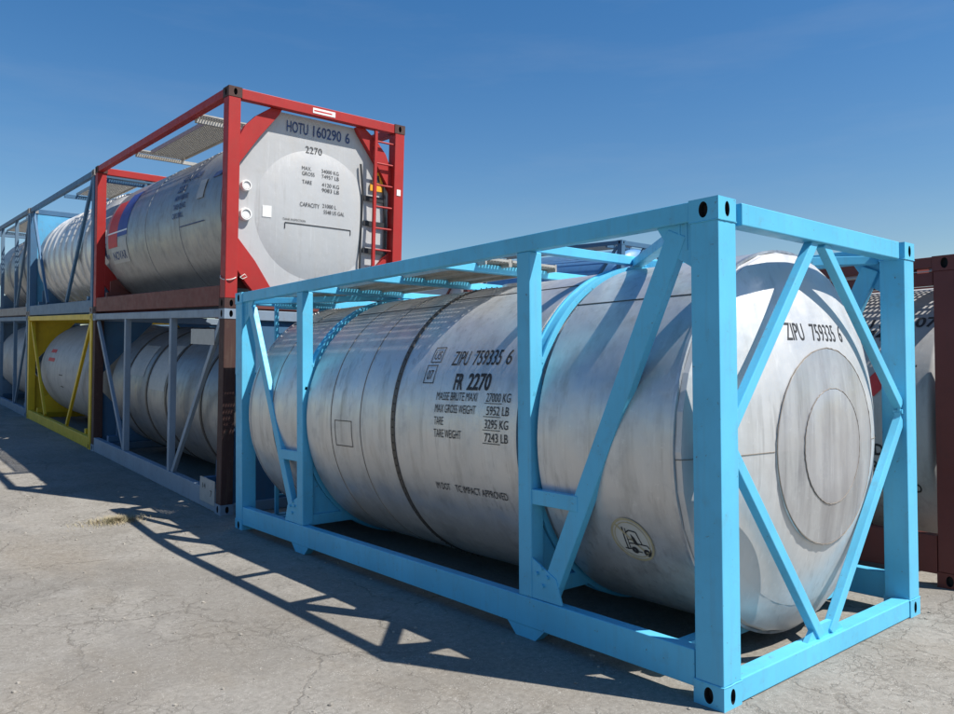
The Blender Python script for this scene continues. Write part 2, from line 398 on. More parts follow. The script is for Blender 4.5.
# ================================================================ GROUND
SLOPE = .0523
def ground_z(x, y):
    def g(t): return 0 if t < -.5 else (SLOPE*(t+.5)**2/2 if t < .5 else SLOPE*t)
    z = g(y-5.63) if y < 46 else g(46-5.63)
    return z
def make_ground():
    ys = sorted(set([-2000, -600, -200, -80, -30]+[-12+.6*i for i in range(30)]+[5.0+.1*i for i in range(16)]+[7+1.0*i for i in range(40)]+[60, 120, 400, 1000, 2500]))
    xs = [-2500, -800, -250, -80, -30, -14, -8, -4, -2, 0, 2, 4, 8, 14, 30, 80, 250, 800, 2500]
    vs = [(x, y, ground_z(x, y)) for x in xs for y in ys]; n = len(ys)
    fs = [(i*n+j, (i+1)*n+j, (i+1)*n+j+1, i*n+j+1) for i in range(len(xs)-1) for j in range(n-1)]
    k = NT('old_asphalt'); v = k.coord()
    big = k.noise(v, .35, 5, .6); mid = k.noise(v, 1.6, 6, .65); fine = k.noise(v, 28, 6, .75); grit = k.noise(v, 150, 3, .8)
    c = k.mix(k.ramp(big, .35, .65), (.220, .200, .170), (.322, .300, .266))
    c = k.mix(k.math('MULTIPLY', k.ramp(mid, .5, .75), .7), c, (.37, .352, .318))
    c = k.mix(k.math('MULTIPLY', k.ramp(k.noise(k.coord((1, .45, 1), (0, 0, .3)), .9, 6, .6), .5, .66), .6), c, (.235, .195, .145))
    c = k.mix(k.ramp(fine, .25, .8, .0, .75), k.mix(1, c, (.62, .62, .62), 'MULTIPLY'), k.mix(.3, c, (.6, .58, .53)))
    c = k.mix(k.math('MULTIPLY', k.ramp(k.noise(k.coord((1, .6, 1), (0, 0, .5)), .45, 7, .62), .53, .56), .32), c, (.155, .145, .13))
    c = k.mix(k.math('MULTIPLY', k.ramp(k.noise(v, 11, 5, .7), .56, .7), .35), c, (.14, .12, .10))
    vg = k.n('ShaderNodeTexVoronoi'); vg.inputs['Scale'].default_value = 75; k.l(v, vg.inputs['Vector'])
    sp = k.ramp(vg.outputs['Distance'], .1, .32, 1, 0)
    c = k.mix(k.math('MULTIPLY', sp, k.ramp(k.noise(v, 9, 3), .42, .6, 0, .6)), c, (.55, .53, .49))
    # cracks: warped cell edges at two sizes, fading in and out
    wn = k.n('ShaderNodeTexNoise'); wn.inputs['Scale'].default_value = 2.3; wn.inputs['Detail'].default_value = 6; wn.inputs['Roughness'].default_value = .7; k.l(v, wn.inputs['Vector'])
    wv = k.n('ShaderNodeMix'); wv.data_type = 'VECTOR'; wv.inputs[0].default_value = .28
    k.l(v, wv.inputs[4]); k.l(wn.outputs['Color'], wv.inputs[5])
    cr = None
    for sc, w, lo, hi in ((.9, .008, .42, .52), (2.9, .013, .48, .58), (7.5, .026, .50, .60), (16, .05, .53, .64)):
        vo = k.n('ShaderNodeTexVoronoi'); vo.feature = 'DISTANCE_TO_EDGE'; vo.inputs['Scale'].default_value = sc
        k.l(wv.outputs[1], vo.inputs['Vector'])
        a = k.math('MULTIPLY', k.ramp(vo.outputs['Distance'], w*.25, w, 1, 0), k.ramp(k.noise(v, .55+sc*.05, 4, .65), lo, hi))
        cr = a if cr is None else k.math('MAXIMUM', cr, a)
    c = k.mix(k.math('MULTIPLY', cr, .42), c, (.085, .072, .058))
    k.l(c, k.b.inputs['Base Color']); k.b.inputs['Roughness'].default_value = .92; k.b.inputs['Specular IOR Level'].default_value = .2
    h = k.math('ADD', k.math('MULTIPLY', fine, .5), k.math('MULTIPLY', grit, .35))
    h = k.math('ADD', h, k.math('MULTIPLY', cr, -.7)); h = k.math('ADD', h, k.math('MULTIPLY', mid, 1.2))
    k.bump(h, .55, .012)
    mb = MB(); mb.add(vs, fs); o = mb.build('ground', k.m, smooth=60); o['kind'] = 'structure'
make_ground()

# ================================================================ BLUE TANK CONTAINER (foreground)
H = 2.591
CX, CZ = 1.219, 1.27
def blue_container():
    root = thing('tank_container', 'sky blue frame tank container standing in front, bare silver tank stencilled ZIPU 759335 6', 'tank container')
    m = MAT['cyan']
    frame(root, H, m, post=(.165, .17), top=(.105, .085), bot=(.19, .08), zb=.075, posts=(), cast=m, endtop=False)
    V3, V2 = 1.45, 4.56
    for fx in (0, 1):
        for fy in (0, 1):
            for z in (.118, H-.118):
                a, b, c, d = .002, .166, .002, .172
                pts = [(a, c, z), (b, c, z), (b, d, z), (a, d, z)]
                if fx: pts = [(CW-x, y, w) for x, y, w in pts]
                if fy: pts = [(x, CL-y, w) for x, y, w in pts]
                ring = []
                for p, q in zip(pts, pts[1:]+pts[:1]):
                    for i in range(8): ring.append(tuple(p[k]+(q[k]-p[k])*i/8+random.uniform(-.0012, .0012) for k in range(3)))
                MB().tube(ring, .0045, 5, closed=True).build('weld_bead', m, root, smooth=60)
    HR = H-.109
    # braces drawn on both sides
    for s in (0, 1):
        X = (lambda x: x) if s == 0 else (lambda x: CW-x)
        def bx(a, b, *r): return MB().box(min(X(a), X(b)), max(X(a), X(b)), *r)
        for v in (V3, V2):
            bx(.011, .125, v-.06, v+.06, .265, HR).build('side_post', m, root, bevel=.008)
            foot = MB().prism([(v-.17, .075), (v-.09, .0), (v+.09, .0), (v+.17, .075)], 'x', X(.012), X(.09)); foot.build('foot', m, root)
        # long braces from the near top corner and the far top corner down to the posts
        for (a, b) in (((.27, 2.44), (1.27, .29)), ((5.72, 2.40), (4.72, .30))):
            MB().bar((X(.055), *a), (X(.055), *b), .125 if a[0] < 1 else .10, .06, (1, 0, 0)).build('side_brace', m, root, bevel=.006)
        # gusset at the brace foot, short tie
        for sg, v in ((-1, V3), (1, V2)):
            MB().prism([(v+sg*.06, .268), (v+sg*.32, .268), (v+sg*.27, .42), (v+sg*.06, .52)], 'x', X(.018), X(.032)).build('gusset_plate', m, root, bevel=.002)
            MB().box(min(X(.02), X(.08)), max(X(.02), X(.08)), *sorted((v+sg*.06, v+sg*.45)), .86, .955).build('tie_bar', m, root, bevel=.004)
            for (dv, z) in ((.11, .43), (.16, .36), (.20, .42), (.15, .47)):
                n = 8; c = [(v+sg*dv+.013*math.cos(2*PI*k/n), z+.013*math.sin(2*PI*k/n)) for k in range(n)]
                MB().prism(c, 'x', X(.002), X(.018)).build('bolt', m, root)
        # top corner bracket plates with slots
        for e in (0, 1):
            Yf = (lambda y: y) if e == 0 else (lambda y: CL-y)
            mb = MB().prism([(Yf(.172), HR+.10), (Yf(.40), HR+.10), (Yf(.40), HR-.005), (Yf(.30), HR-.16), (Yf(.172), HR-.24)], 'x', X(.03), X(.05))
            mb.build('gusset_plate', m, root, bevel=.003)
            for yy in (.205, .25): MB().box(min(X(.026), X(.03)), max(X(.026), X(.03)), min(Yf(yy), Yf(yy+.012)), max(Yf(yy), Yf(yy+.012)), HR-.14, HR-.0).build('slot', m, root)
            # top plan brace from the corner to the first ring
            q = (CX-.05 if s == 0 else CX+.05, Yf(1.45), 2.50)
            MB().bar((X(.10), Yf(.22), 2.49), q, .08, .06, (0, 0, 1)).build('plan_brace', m, root, bevel=.004)
    for e in (0, 1):
        Yf = (lambda y: y) if e == 0 else (lambda y: CL-y)
        y = Yf(.055)
        P = {'tl': (.175, y, 1.42), 'bl': (.17, y, 1.28), 't': (1.07, y, HR-.01), 't2': (1.19, y, HR-.01), 'b': (1.08, y, .13), 'b2': (1.2, y, .13), 'tr': (CW-.175, y, 1.46), 'br': (CW-.17, y, 1.36)}
        for a, b in (('tl', 't'), ('t2', 'tr'), ('bl', 'b'), ('b2', 'br')):
            MB().bar(P[a], P[b], .066, .055, (0, 1, 0)).build('end_brace', m, root, bevel=.005)
        # turnbuckle ends and lugs
        for a, dz in (('tl', -.05), ('tr', -.03)):
            sx = 1 if a == 'tl' else -1; x, _, z = P[a]; mb = MB()
            c = Vector((x, y, z))
            pts = [(x-sx*.0+.024*math.cos(t), y-.012, z-.005+.036*math.sin(t)) for t in [2*PI*k/12 for k in range(12)]]
            mb.tube(pts, .010, 6, closed=True)
            mb.tube([(x, y-.03, z-.045), (x, y+.03, z-.045)], .016, 8)
            mb.box(x-.02 if sx < 0 else x-.012, x+.012 if sx < 0 else x+.02, y-.02, y+.02, z-.11, z-.05)
            mb.build('turnbuckle', m, root)
        MB().box(.232, CW-.232, *sorted((Yf(.008), Yf(.11))), H-.125, H-.006).build('top_end_rail', m, root, bevel=.006)
        for x0 in (.160, CW-.236): MB().box(x0, x0+.076, *sorted((Yf(.045), Yf(.105))), H-.118, H-.012).build('stiffener', m, root)
        MB().prism([(.92, .124), (1.36, .124), (1.27, .20), (1.01, .20)], 'y', min(Yf(.04), Yf(.07)), max(Yf(.04), Yf(.07))).build('gusset_plate', m, root)
        # stringer between posts low behind the head
        MB().box(.165, CW-.165, min(Yf(.42), Yf(.5)), max(Yf(.42), Yf(.5)), .10, .17).build('cross_member', m, root)
    # cross members under the walkway
    for v in (1.45, 2.43, 3.45, 4.56):
        MB().box(.086, CW-.086, v-.035, v+.035, 2.487, 2.55).build('cross_member', m, root, bevel=.004)
    for v in (V3, V2): saddle(root, v, 1.203, CX, CZ, .265, m)
    # support rings round the tank
    for v in (V3, V2):
        mb = MB().lathe([(1.165, v-.052), (1.207, v-.052), (1.207, v-.036), (1.196, v-.034), (1.196, v+.034), (1.207, v+.036), (1.207, v+.052), (1.165, v+.052)], CX, CZ, 144)
        mb.build('support_ring', m, root, smooth=30)
        for a in (14, 25, 155, 166):
            a = math.radians(a); p = Vector((CX-1.205*math.cos(a), v-.0, CZ+1.205*math.sin(a)))
            t = Vector((math.sin(a), 0, math.cos(a)))
            MB().bar(p-t*.018, p+t*.018, .12, .03, (-math.cos(a), 0, math.sin(a))).build('ring_clamp', m, root, bevel=.003)
    # tank: two conical heads and three cladding shells with open joints at the rings
    R = 1.185; g = 1.10
    head = [(.0, .012), (.38, .024), (.60, .058), (.80, .118), (1.0, .196), (1.12, .248), (1.168, .276), (1.178, .306), (1.178, .33), (R, .332)]
    prof = list(head)
    for v in (V3, V2): prof += [(R, v-.10), (g, v-.098), (g, v+.098), (R, v+.10)]
    prof.insert(len(head)+4, (R, 3.0-.02)); prof.insert(len(head)+5, (R, 3.0+.02))
    prof += [(r, CL-y) for r, y in head[::-1]]
    # shell and heads as separate meshes so that the heads keep their brighter sheet
    sh = [p for p in prof if .331 < p[1] < CL-.331]
    tank = lathe_tank(root, 'tank', sh, CX, CZ, MAT['clad'], 160, 22)
    for e in (0, 1):
        Yf = (lambda y: y) if e == 0 else (lambda y: CL-y)
        lathe_tank(tank, 'tank_head', [(r, Yf(y)) for r, y in head[1:5]], CX, CZ, MAT['cladhead'], 96, 12)
        lathe_tank(tank, 'head_shoulder', [(r, Yf(y)) for r, y in head[4:]], CX, CZ, MAT['cladhead'], 34, 8)
        cz = CZ-.022
        for a0, a1, mt in ((0, PI, 'brushed2'), (PI, 2*PI, 'brushed')):
            lathe_tank(tank, 'head_patch', [(.34, Yf(.016)), (.48, Yf(.032)), (.585, Yf(.046)), (.592, Yf(.06))], CX, cz, MAT[mt], 60, 20, a0, a1)
        lathe_tank(tank, 'centre_plate', [(.0, Yf(.004)), (.2, Yf(.006)), (.335, Yf(.010)), (.345, Yf(.013)), (.348, Yf(.02))], CX, cz, MAT['brushed2'], 96, 20)
        lathe_tank(tank, 'head_rim', [(1.178, Yf(.306)), (1.194, Yf(.308)), (1.194, Yf(.330)), (1.178, Yf(.334))], CX, CZ, MAT['brushed'], 96, 30)
        for rr, yy, th in ((.590, .048, .0035), (.346, .013, .003)):
            pts = [(CX+(rr+random.uniform(-.003, .003))*math.cos(2*PI*k/120), Yf(yy+random.uniform(-.001, .001)), cz+(rr+random.uniform(-.003, .003))*math.sin(2*PI*k/120)) for k in range(120)]
            MB().tube(pts, th, 5, closed=True).build('sealant_bead', MAT['sealant'], tank, smooth=60)
        for a in (-2, 182):
            a = math.radians(a); pts = [(CX-r*math.cos(a), Yf(y-.001), CZ+r*math.sin(a)) for r, y in head[2:8]]
            MB().tube(pts, .003, 5).build('lap_seam', MAT['sealant'], tank)
    # middle strap with rivets, shell lap lines
    mb = MB().lathe([(R-.002, 2.975), (R+.007, 2.976), (R+.007, 3.024), (R-.002, 3.025)], CX, CZ, 144); mb.build('strap', MAT['strap'], tank, smooth=30)
    mb = MB()
    for v in (3.0,):
        for k in range(120):
            a = 2*PI*k/120; mb.box(*sorted((CX-(R+.012)*math.cos(a)-.004, CX-(R+.012)*math.cos(a)+.004)), v-.004, v+.004, *sorted((CZ+(R+.012)*math.sin(a)-.004, CZ+(R+.012)*math.sin(a)+.004)))
    mb.build('rivet_row', MAT['strap'], tank)
    for (ya, yb, adeg) in ((.34, 1.36, 48), (1.54, 2.96, 62), (3.04, 4.46, 58), (4.66, 5.7, 55), (.34, 1.36, 128), (1.54, 4.46, 122)):
        a = math.radians(adeg); p0 = (CX-(R+.001)*math.cos(a), ya, CZ+(R+.001)*math.sin(a)); p1 = (p0[0], yb, p0[2])
        MB().tube([p0, p1], .0045, 5).build('lap_seam', MAT['strap'], tank)
    for v in (3.5, 4.0, 5.2):
        mb = MB().lathe([(R-.001, v-.006), (R+.0025, v-.005), (R+.0025, v+.005), (R-.001, v+.006)], CX, CZ, 128)
        mb.build('shell_joint', MAT['sealant'], tank, smooth=30)
    # manlid and valve box on top under the walkway
    t = MB().lathe([(0, 0), (.26, 0), (.26, .07), (.0, .07)], 0, 0, 28)
    t.v = [(x+CX+.35, z+3.0, y+2.44) for x, y, z in t.v]
    t.build('manlid', MAT['brushed'], tank, smooth=40)
    # placard frame
    D = Decal(side_map(3.93, 0, R+.003, CX, CZ)); D.frame(0, .29, -.21, .02, .008); D.build('placard_frame', MAT['strap'], tank)
    # ---- stencilled writing
    def ang(d): return math.radians(d)
    S = lambda y, a: Decal(side_map(y, ang(a), R+.004, CX, CZ))
    D = S(2.37, 24.2); D.text('ZIPU', 0, 0, .125, .19, bold=.0); D.text('759335', .245, 0, .125, .30, bold=.001); D.text('6', .60, 0, .125, .055)
    D.build('lettering', MAT['black'], tank)
    D = S(2.66, 24.5)
    D.frame(0.02, .15, .02, .155, .007); D.text('US', .045, .048, .075, .08); D.build('lettering', MAT['black'], tank); D = S(2.66, 24.5); D.frame(0, .13, -.15, -.0, .007); D.text('07', .03, -.118, .08, .07)
    D.build('lettering', MAT['black'], tank)
    D = S(2.27, 15.2); D.text('FR', 0, 0, .125, .10, bold=.004); D.text('2270', .155, 0, .125, .25, bold=.004)
    D.build('lettering', MAT['black'], tank)
    D = S(2.45, 11.2)
    rows = (('MASSE BRUTE MAXI', .50, '27000 KG', .27), ('MAX GROSS WEIGHT', .50, '5952 LB', .25), ('TARE', .115, '3295 KG', .26), ('TARE WEIGHT', .34, '7243 LB', .26))
    for i, (a, wa, b, wb) in enumerate(rows):
        D = S(2.45, 11.2); D.text(a, 0, -.092*i, .064, wa*.94); D.text(b, .82, -.092*i, .064, wb*.92, 'RIGHT')
        D.rect(.56, .74, -.092*i-.014, -.092*i-.009)
        D.build('lettering', MAT['black'], tank)
    D = S(2.52, -21.8); D.text('IM DOT', 0, 0, .058, .17); D.text('TC IMPACT APPROVED', .235, 0, .058, .57)
    D.build('lettering', MAT['black'], tank)
    # pale patches behind the stencils, where the sheet was cleaned
    # fork lift sign
    D = S(.70, -27.5)
    D.ring(0, 0, .0005, .15, 2, 40)
    D.build('sticker', [MAT['black'], MAT['tan'], MAT['palesticker']], tank)
    D = Decal(side_map(.70, ang(-27.5), R+.0055, CX, CZ))
    D.ring(0, 0, .135, .15, 1, 40); D.ring(0, 0, .118, .124, 1, 40)
    D.line([(-.095, .095), (.095, -.095)], .014, 1)
    D.line([(-.055, -.075), (-.05, .085)], .009); D.line([(-.035, -.07), (-.03, .08)], .006)
    D.line([(-.075, -.068), (-.035, -.068)], .008)
    D.line([(-.03, .05), (-.005, .068), (.045, .062), (.065, -.02)], .008)
    D.poly([(.0, .045), (.022, .02), (.04, -.03), (.012, -.03), (.002, .0)])
    D.line([(-.03, -.0), (.0, .005)], .006)
    D.line([(-.03, -.025), (.03, -.02), (.10, -.022), (.115, -.05), (.108, -.078), (.065, -.085)], .008)
    D.line([(-.03, -.065), (.02, -.08), (.045, -.08)], .007)
    D.ring(-.005, -.072, .008, .024); D.ring(.082, -.078, .010, .026)
    D.build('sticker_symbol', [MAT['black'], MAT['tan']], tank)
    # number on the head
    hr = [p[0] for p in head]; hy = [p[1] for p in head]
    def hm(u, v):
        x, z = .84+u, 1.872+v; r = math.hypot(x-CX, z-CZ); return (x, float(np.interp(r, hr, hy))-.0025, z)
    D = Decal(hm); D.text('ZIPU', 0, .01, .11, .17); D.text('759335', .25, .01, .11, .30); D.text('6', .62, 0.01, .11, .05)
    D.build('lettering', MAT['black'], tank)
    # walkway
    for (a, b) in ((.44, .66), (.70, .92), (.96, 1.18)):
        mb = MB(); grating(mb, a, b, 2.30, 5.95, 2.588, step=.0314, bar=.013, cross=.046)
        mb.build('walkway', MAT['galv'], root)
    # ladder at the far end
    mb = MB()
    for x in (.42, .78): mb.box(x-.02, x+.02, CL-.16, CL-.13, .13, 2.47)
    mb.box(.42, .78, CL-.155, CL-.135, 2.43, 2.46)
    ld = mb.build('ladder', m, root)
    for i in range(7): MB().tube([(.42, CL-.145, .35+i*.3), (.78, CL-.145, .35+i*.3)], .013, 8).build('rung', m, ld)
    return root
blue_container()

# ================================================================ THE STACKED ROW
RX, RY, RZ, RYAW = .072, 6.664, .054, -.009
def row_place(u, v, w):
    a, b = math.cos(RYAW), math.sin(RYAW); sl = .052
    Y = v*math.cos(sl)-w*math.sin(sl); Z = v*math.sin(sl)+w*math.cos(sl)
    return (RX+u*a-Y*b, RY+u*b+Y*a, RZ+Z), (sl, 0, RYAW)
HL, HU = 2.413, 2.565
P1 = 6.13; P2 = 12.27

def beam_skirt(root, H, y, mat, name='skirt_plate', cut=.50, x0=.13, zlo=.14):
    poly = [(x0+cut, zlo), (CW-x0-cut, zlo), (CW-x0, zlo+cut*1.05), (CW-x0, H-.135-cut*1.35), (CW-x0-cut, H-.128), (x0+cut, H-.128), (x0, H-.135-cut*1.35), (x0, zlo+cut*1.05)]
    return MB().prism(poly, 'y', y, y+.03).build(name, mat, root), poly

def red_container():
    loc, rot = row_place(0, 0, HL+.004)
    root = thing('tank_container', 'red framed tank container stacked on top, white end face lettered HOTU 160290 6', 'tank container', loc, rot)
    m = MAT['red']; H = HU
    frame(root, H, m, post=(.15, .16), top=(.10, .10), bot=(.24, .11), zb=.03, botm=MAT['redlow'], cast=MAT['greypost'])
    cz = 1.24
    for e in (0, 1):
        Yf = (lambda y: y) if e == 0 else (lambda y: CL-y-.03)
        if e == 0: beam_skirt(root, H, Yf(.17), MAT['whitetank'])
        # corner gussets along the cut edges of the plate
        Yg = (lambda y: y) if e == 0 else (lambda y: CL-y)
        up = [(.145, 1.66), (.145, 1.97), (.24, 2.16), (.38, 2.31), (.56, H-.127), (.70, H-.127), (.66, H-.20), (.42, 2.06)]
        low = [(.145, .88), (.145, .50), (.30, .30), (.46, .127), (.70, .127), (.64, .22), (.40, .58)]
        for g in ((up, low) if e == 0 else (low,)):
            for mx in (0, 1):
                poly = [(CW-x, z) for x, z in g] if mx else g
                MB().prism(poly, 'y', *sorted((Yg(.09), Yg(.165)))).build('gusset_plate', m, root, bevel=.004)
    # tank
    R = 1.135; cx = CX; prof = [(.9, .2), (1.03, .21), (1.10, .23), (R, .28), (R, 2.0), (R, 5.2)]
    prof += [(R*math.cos(k/14*PI/2), 5.60+.36*math.sin(k/14*PI/2)) for k in range(15)]
    tank = lathe_tank(root, 'tank', prof, cx, cz, MAT['steelskin'], 144, 30)
    # shallow dished end bulging through the plate
    lathe_tank(tank, 'tank_end', [(0, .105)]+[(.82*k/10, .105+.066*(k/10)**3.0) for k in range(1, 11)], CX, 1.22, MAT['whitetank'], 96, 30)
    lathe_tank(tank, 'tank_end', [(0, CL-.105)]+[(.82*k/10, CL-.105-.066*(k/10)**3.0) for k in range(1, 11)], CX, 1.22, MAT['whitetank'], 96, 30)
    for v in (.42, 1.9, 3.4): MB().lathe([(R-.002, v-.02), (R+.006, v-.018), (R+.006, v+.018), (R-.002, v+.02)], cx, cz, 120).build('strap', MAT['steelskin'], tank, smooth=30)
    # saddles
    for v in (.35, 5.55): saddle(root, v, R+.01, cx, cz, .27, MAT['redlow'], top=-34)
    # markings on the flank
    ang = math.radians
    D = Decal(side_map(5.35, ang(-6), R+.004, cx, cz))
    D.rect(-.10, .44, -.03, .80, 0); D.rect(.44, 1.0, .13, .92, 1)
    D.rect(-.15, 1.0, .2, .225, 2)
    D.build('livery_stripe', [MAT['redmark'], MAT['bluemark'], MAT['white']], tank)
    D = Decal(side_map(5.35, ang(-6), R+.005, cx, cz)); D.rect(.05, .98, -.30, -.04, 0); D.rect(.60, .96, -.04, .10, 0)
    D.build('label', MAT['pale'], tank)
    D = Decal(side_map(5.35, ang(-6), R+.008, cx, cz)); D.text('NOVAR', .13, -.24, .14, .76, bold=.003); D.text('PR', -.30, -.2, .08, .2)
    D.build('lettering', MAT['ink'], tank)
    D = Decal(side_map(2.15, ang(27), R+.0085, cx, cz))
    for i, (t, w) in enumerate((('HOTU 160290', .95), ('2270', .4), ('MGW 34000 KG', .62), ('TARE 4120 KG', .58), ('CAP 21000 L', .52))):
        D.text(t, 0, -.125*i-(.03 if i else 0), .10 if i < 2 else .075, w*.8, bold=.003)
        D.build('lettering', MAT['ink'], tank); D = Decal(side_map(2.15, ang(27), R+.0085, cx, cz))
    D.line([(.3, -.66), (1.2, -.66)], .014)
    D.poly([(1.28, -.12), (1.58, -.12), (1.43, .2)])
    D.build('lettering', MAT['ink'], tank)
    D = Decal(side_map(1.26, ang(9), R+.011, cx, cz)); D.rect(0, .24, 0, .26); D.build('label', MAT['pale'], tank)
    # writing on the white end
    yb = lambda u, v: .165
    def em(x0, z0):
        def fn(u, v):
            x, z = x0+u, z0+v; r = math.hypot(x-CX, z-1.22)
            y = .168 if r > .82 else min(.168, .105+.066*(r/.82)**3.0)
            return (x, y-.005, z)
        return fn
    D = Decal(em(.80, H-.345)); D.text('HOTU', 0, 0, .14, .29, bold=.002); D.text('160290', .36, 0, .14, .40, bold=.002); D.text('6', .82, 0, .14, .065, bold=.002)
    D.build('lettering', MAT['ink'], tank)
    D = Decal(em(1.06, H-.565)); D.text('2270', 0, 0, .09, .23); D.build('lettering', MAT['black'], tank)
    for i, (a, b) in enumerate((('MAX.', '34000 KG'), ('GROSS', '74957 LB'), ('', ''), ('TARE', '4120 KG'), ('', '9083 LB'))):
        if not b: continue
        z = -.068*i+(.03 if i > 2 else 0); D = Decal(em(1.0, H-.79))
        if a: D.text(a, 0, z, .05, .13 if a != 'GROSS' else .17)
        D.text(b, .52, z, .05, .25, 'RIGHT'); D.build('lettering', MAT['black'], tank)
    D = Decal(em(1.0, H-.79))
    D.text('CAPACITY', -.03, -.46, .055, .27); D.text('21000 L', .28, -.44, .05, .2); D.text('5548 US GAL', .30, -.515, .05, .30)
    D.build('lettering', MAT['black'], tank); D = Decal(em(1.0, H-.79))
    D.text('TANK INSPECTION', -.25, -.655, .028, .3)
    D.line([(-.22, -.76), (-.22, -.685), (.70, -.685), (.70, -.75)], .012)
    D.build('lettering', MAT['black'], tank)
    D = Decal(lambda u, v: em(0, 0)(u, v)); D.rect(.50, .61, 1.13, 1.27); D.build('label', MAT['white'], tank)
    # label on the top rail and on the right post
    mb = MB().box(1.07, 1.38, .0035, .0075, H-.10, H-.035); mb.build('label', MAT['white'], root)
    D = Decal(lambda u, v: (1.085+u, .0025, H-.085+v)); D.rect(0, .25, .008, .026); D.build('faded_marking', MAT['redmark'], root)
    MB().box(CW-.11, CW-.05, -.002, .0035, 1.62, 1.70).build('label', MAT['white'], root)
    # gauge and clamp on the left edge of the plate
    for z, rr in ((1.47, .065), (1.13, .075)):
        mb = MB().lathe([(0, .115), (rr*.62, .115), (rr*.66, .105), (rr*.9, .105), (rr, .12), (rr, .17)], .285, z, 28); mb.m = 1
        mb.lathe([(rr*.62, .112), (rr*.7, .103), (rr*.78, .112)], .285, z, 28)
        mb.build('gauge', [MAT['white'], MAT['strap']], root, smooth=35)
    # ladder
    mb = MB(); mb.box(1.985, 2.025, .02, .055, .13, H-.13)
    ld = mb.build('ladder', m, root)
    for i in range(8): MB().tube([(2.0, .04, .30+i*.285), (CW-.14, .04, .30+i*.285)], .013, 8).build('rung', m, ld)
    # hazard triangle
    mb = MB().box(2.0, 2.23, .14, .15, 1.66, 1.74); mb.m = 0
    mb.prism([(2.0, 1.74), (2.23, 1.74), (2.115, 1.96)], 'y', .142, .15)
    mb.build('warning_sign', MAT['orange'], root)
    D = Decal(lambda u, v: (u, .138, v)); D.line([(2.012, 1.752), (2.218, 1.752), (2.115, 1.95), (2.012, 1.752)], .022); D.poly([(2.085, 1.775), (2.145, 1.775), (2.13, 1.87), (2.10, 1.87)])
    D.build('symbol', MAT['black'], root)
    # pipes with clamps behind the ladder
    MB().tube([(1.86, .13, .14), (1.86, .13, .9), (1.88, .13, 1.6), (1.84, .13, 1.98)], .014, 8).build('hose', MAT['rubber'], root, smooth=60)
    MB().tube([(2.24, .13, .14), (2.24, .13, 1.2), (2.20, .13, 1.75)], .018, 8).build('hose', MAT['rubber'], root, smooth=60)
    for z in (.42, .86, 1.22, 1.55): MB().box(1.90, 2.23, .125, .155, z-.035, z+.03).build('hose_bracket', MAT['rubber'], root)
    # walkway
    for g in ((.30, .80, 1.45, 3.85), (.12, .80, 3.87, 4.05), (.12, .95, 1.25, 1.43)):
        mb = MB(); grating(mb, *g, H-.045, step=.034, bar=.006, cross=.06); mb.build('walkway', MAT['galv'], root)
    for v in (1.34, 3.96): MB().box(.09, CW-.09, v-.025, v+.025, H-.15, H-.10).build('cross_member', MAT['galv'], root)
red_container()

def generic(label, loc, rot, H, fm, tm, posts=(), diags=(), pw=.09, dw=.07, style='open', R=1.10, cz=None, ribs=(), walk=None, endmat=None,
            post=(.15, .16), top=(.10, .08), bot=(.2, .08), zb=.03, group=None, postm=None, cast=None, y0=.18, y1=5.88, depth=.35, botm=None):
    root = thing('tank_container', label, 'tank container', loc, rot, group)
    frame(root, H, fm, post=post, top=top, bot=bot, zb=zb, posts=posts, pw=pw, diags=diags, dw=dw, postm=postm, cast=cast, botm=botm)
    cz = cz or H/2; cx = CX
    tank = lathe_tank(root, 'tank', dome_profile(R, y0, y1, depth), cx, cz, tm, 112, 30)
    if ribs:
        for v in ribs: MB().lathe([(R-.01, v-.035), (R+.03, v-.025), (R+.03, v+.025), (R-.01, v+.035)], cx, cz, 112).build('stiffening_ring', tm, tank, smooth=40)
    em = endmat or fm
    for e in (0, 1):
        Yf = (lambda y: y) if e == 0 else (lambda y: CL-y)
        ya, yb = sorted((Yf(.05), Yf(.085)))
        if style == 'plate':
            for mx in (0, 1):
                for up in (0, 1):
                    p = [(.15, .125), (1.0, .125), (.15, 1.05)] if not up else [(.15, H-.126), (1.0, H-.126), (.15, H-1.05)]
                    if mx: p = [(CW-a, b) for a, b in p]
                    MB().prism(p, 'y', ya, yb).build('gusset_plate', em, root)
        else:
            for mx in (0, 1):
                X = (lambda x: x) if not mx else (lambda x: CW-x)
                MB().bar((X(.15), Yf(.06), 1.2), (X(.98), Yf(.06), H-.13), .08, .05, (0, 1, 0)).build('end_brace', em, root)
                MB().bar((X(.15), Yf(.06), 1.2), (X(.98), Yf(.06), .13), .08, .05, (0, 1, 0)).build('end_brace', em, root)
    for v in (.75, CL-.75): saddle(root, v, R+.006, cx, cz, zb+bot[0], em, top=-34)
    if walk:
        mb = MB(); grating(mb, walk[0], walk[1], walk[2], walk[3], H-.01, step=walk[4] if len(walk) > 4 else .04, bar=.008, cross=.08)
        mb.build('walkway', MAT['galv'], root)
        for v in (walk[2]+.1, walk[3]-.1): MB().box(.09, CW-.09, v-.03, v+.03, H-.14, H-.07).build('cross_member', fm, root)
    return root, tank, cx, cz

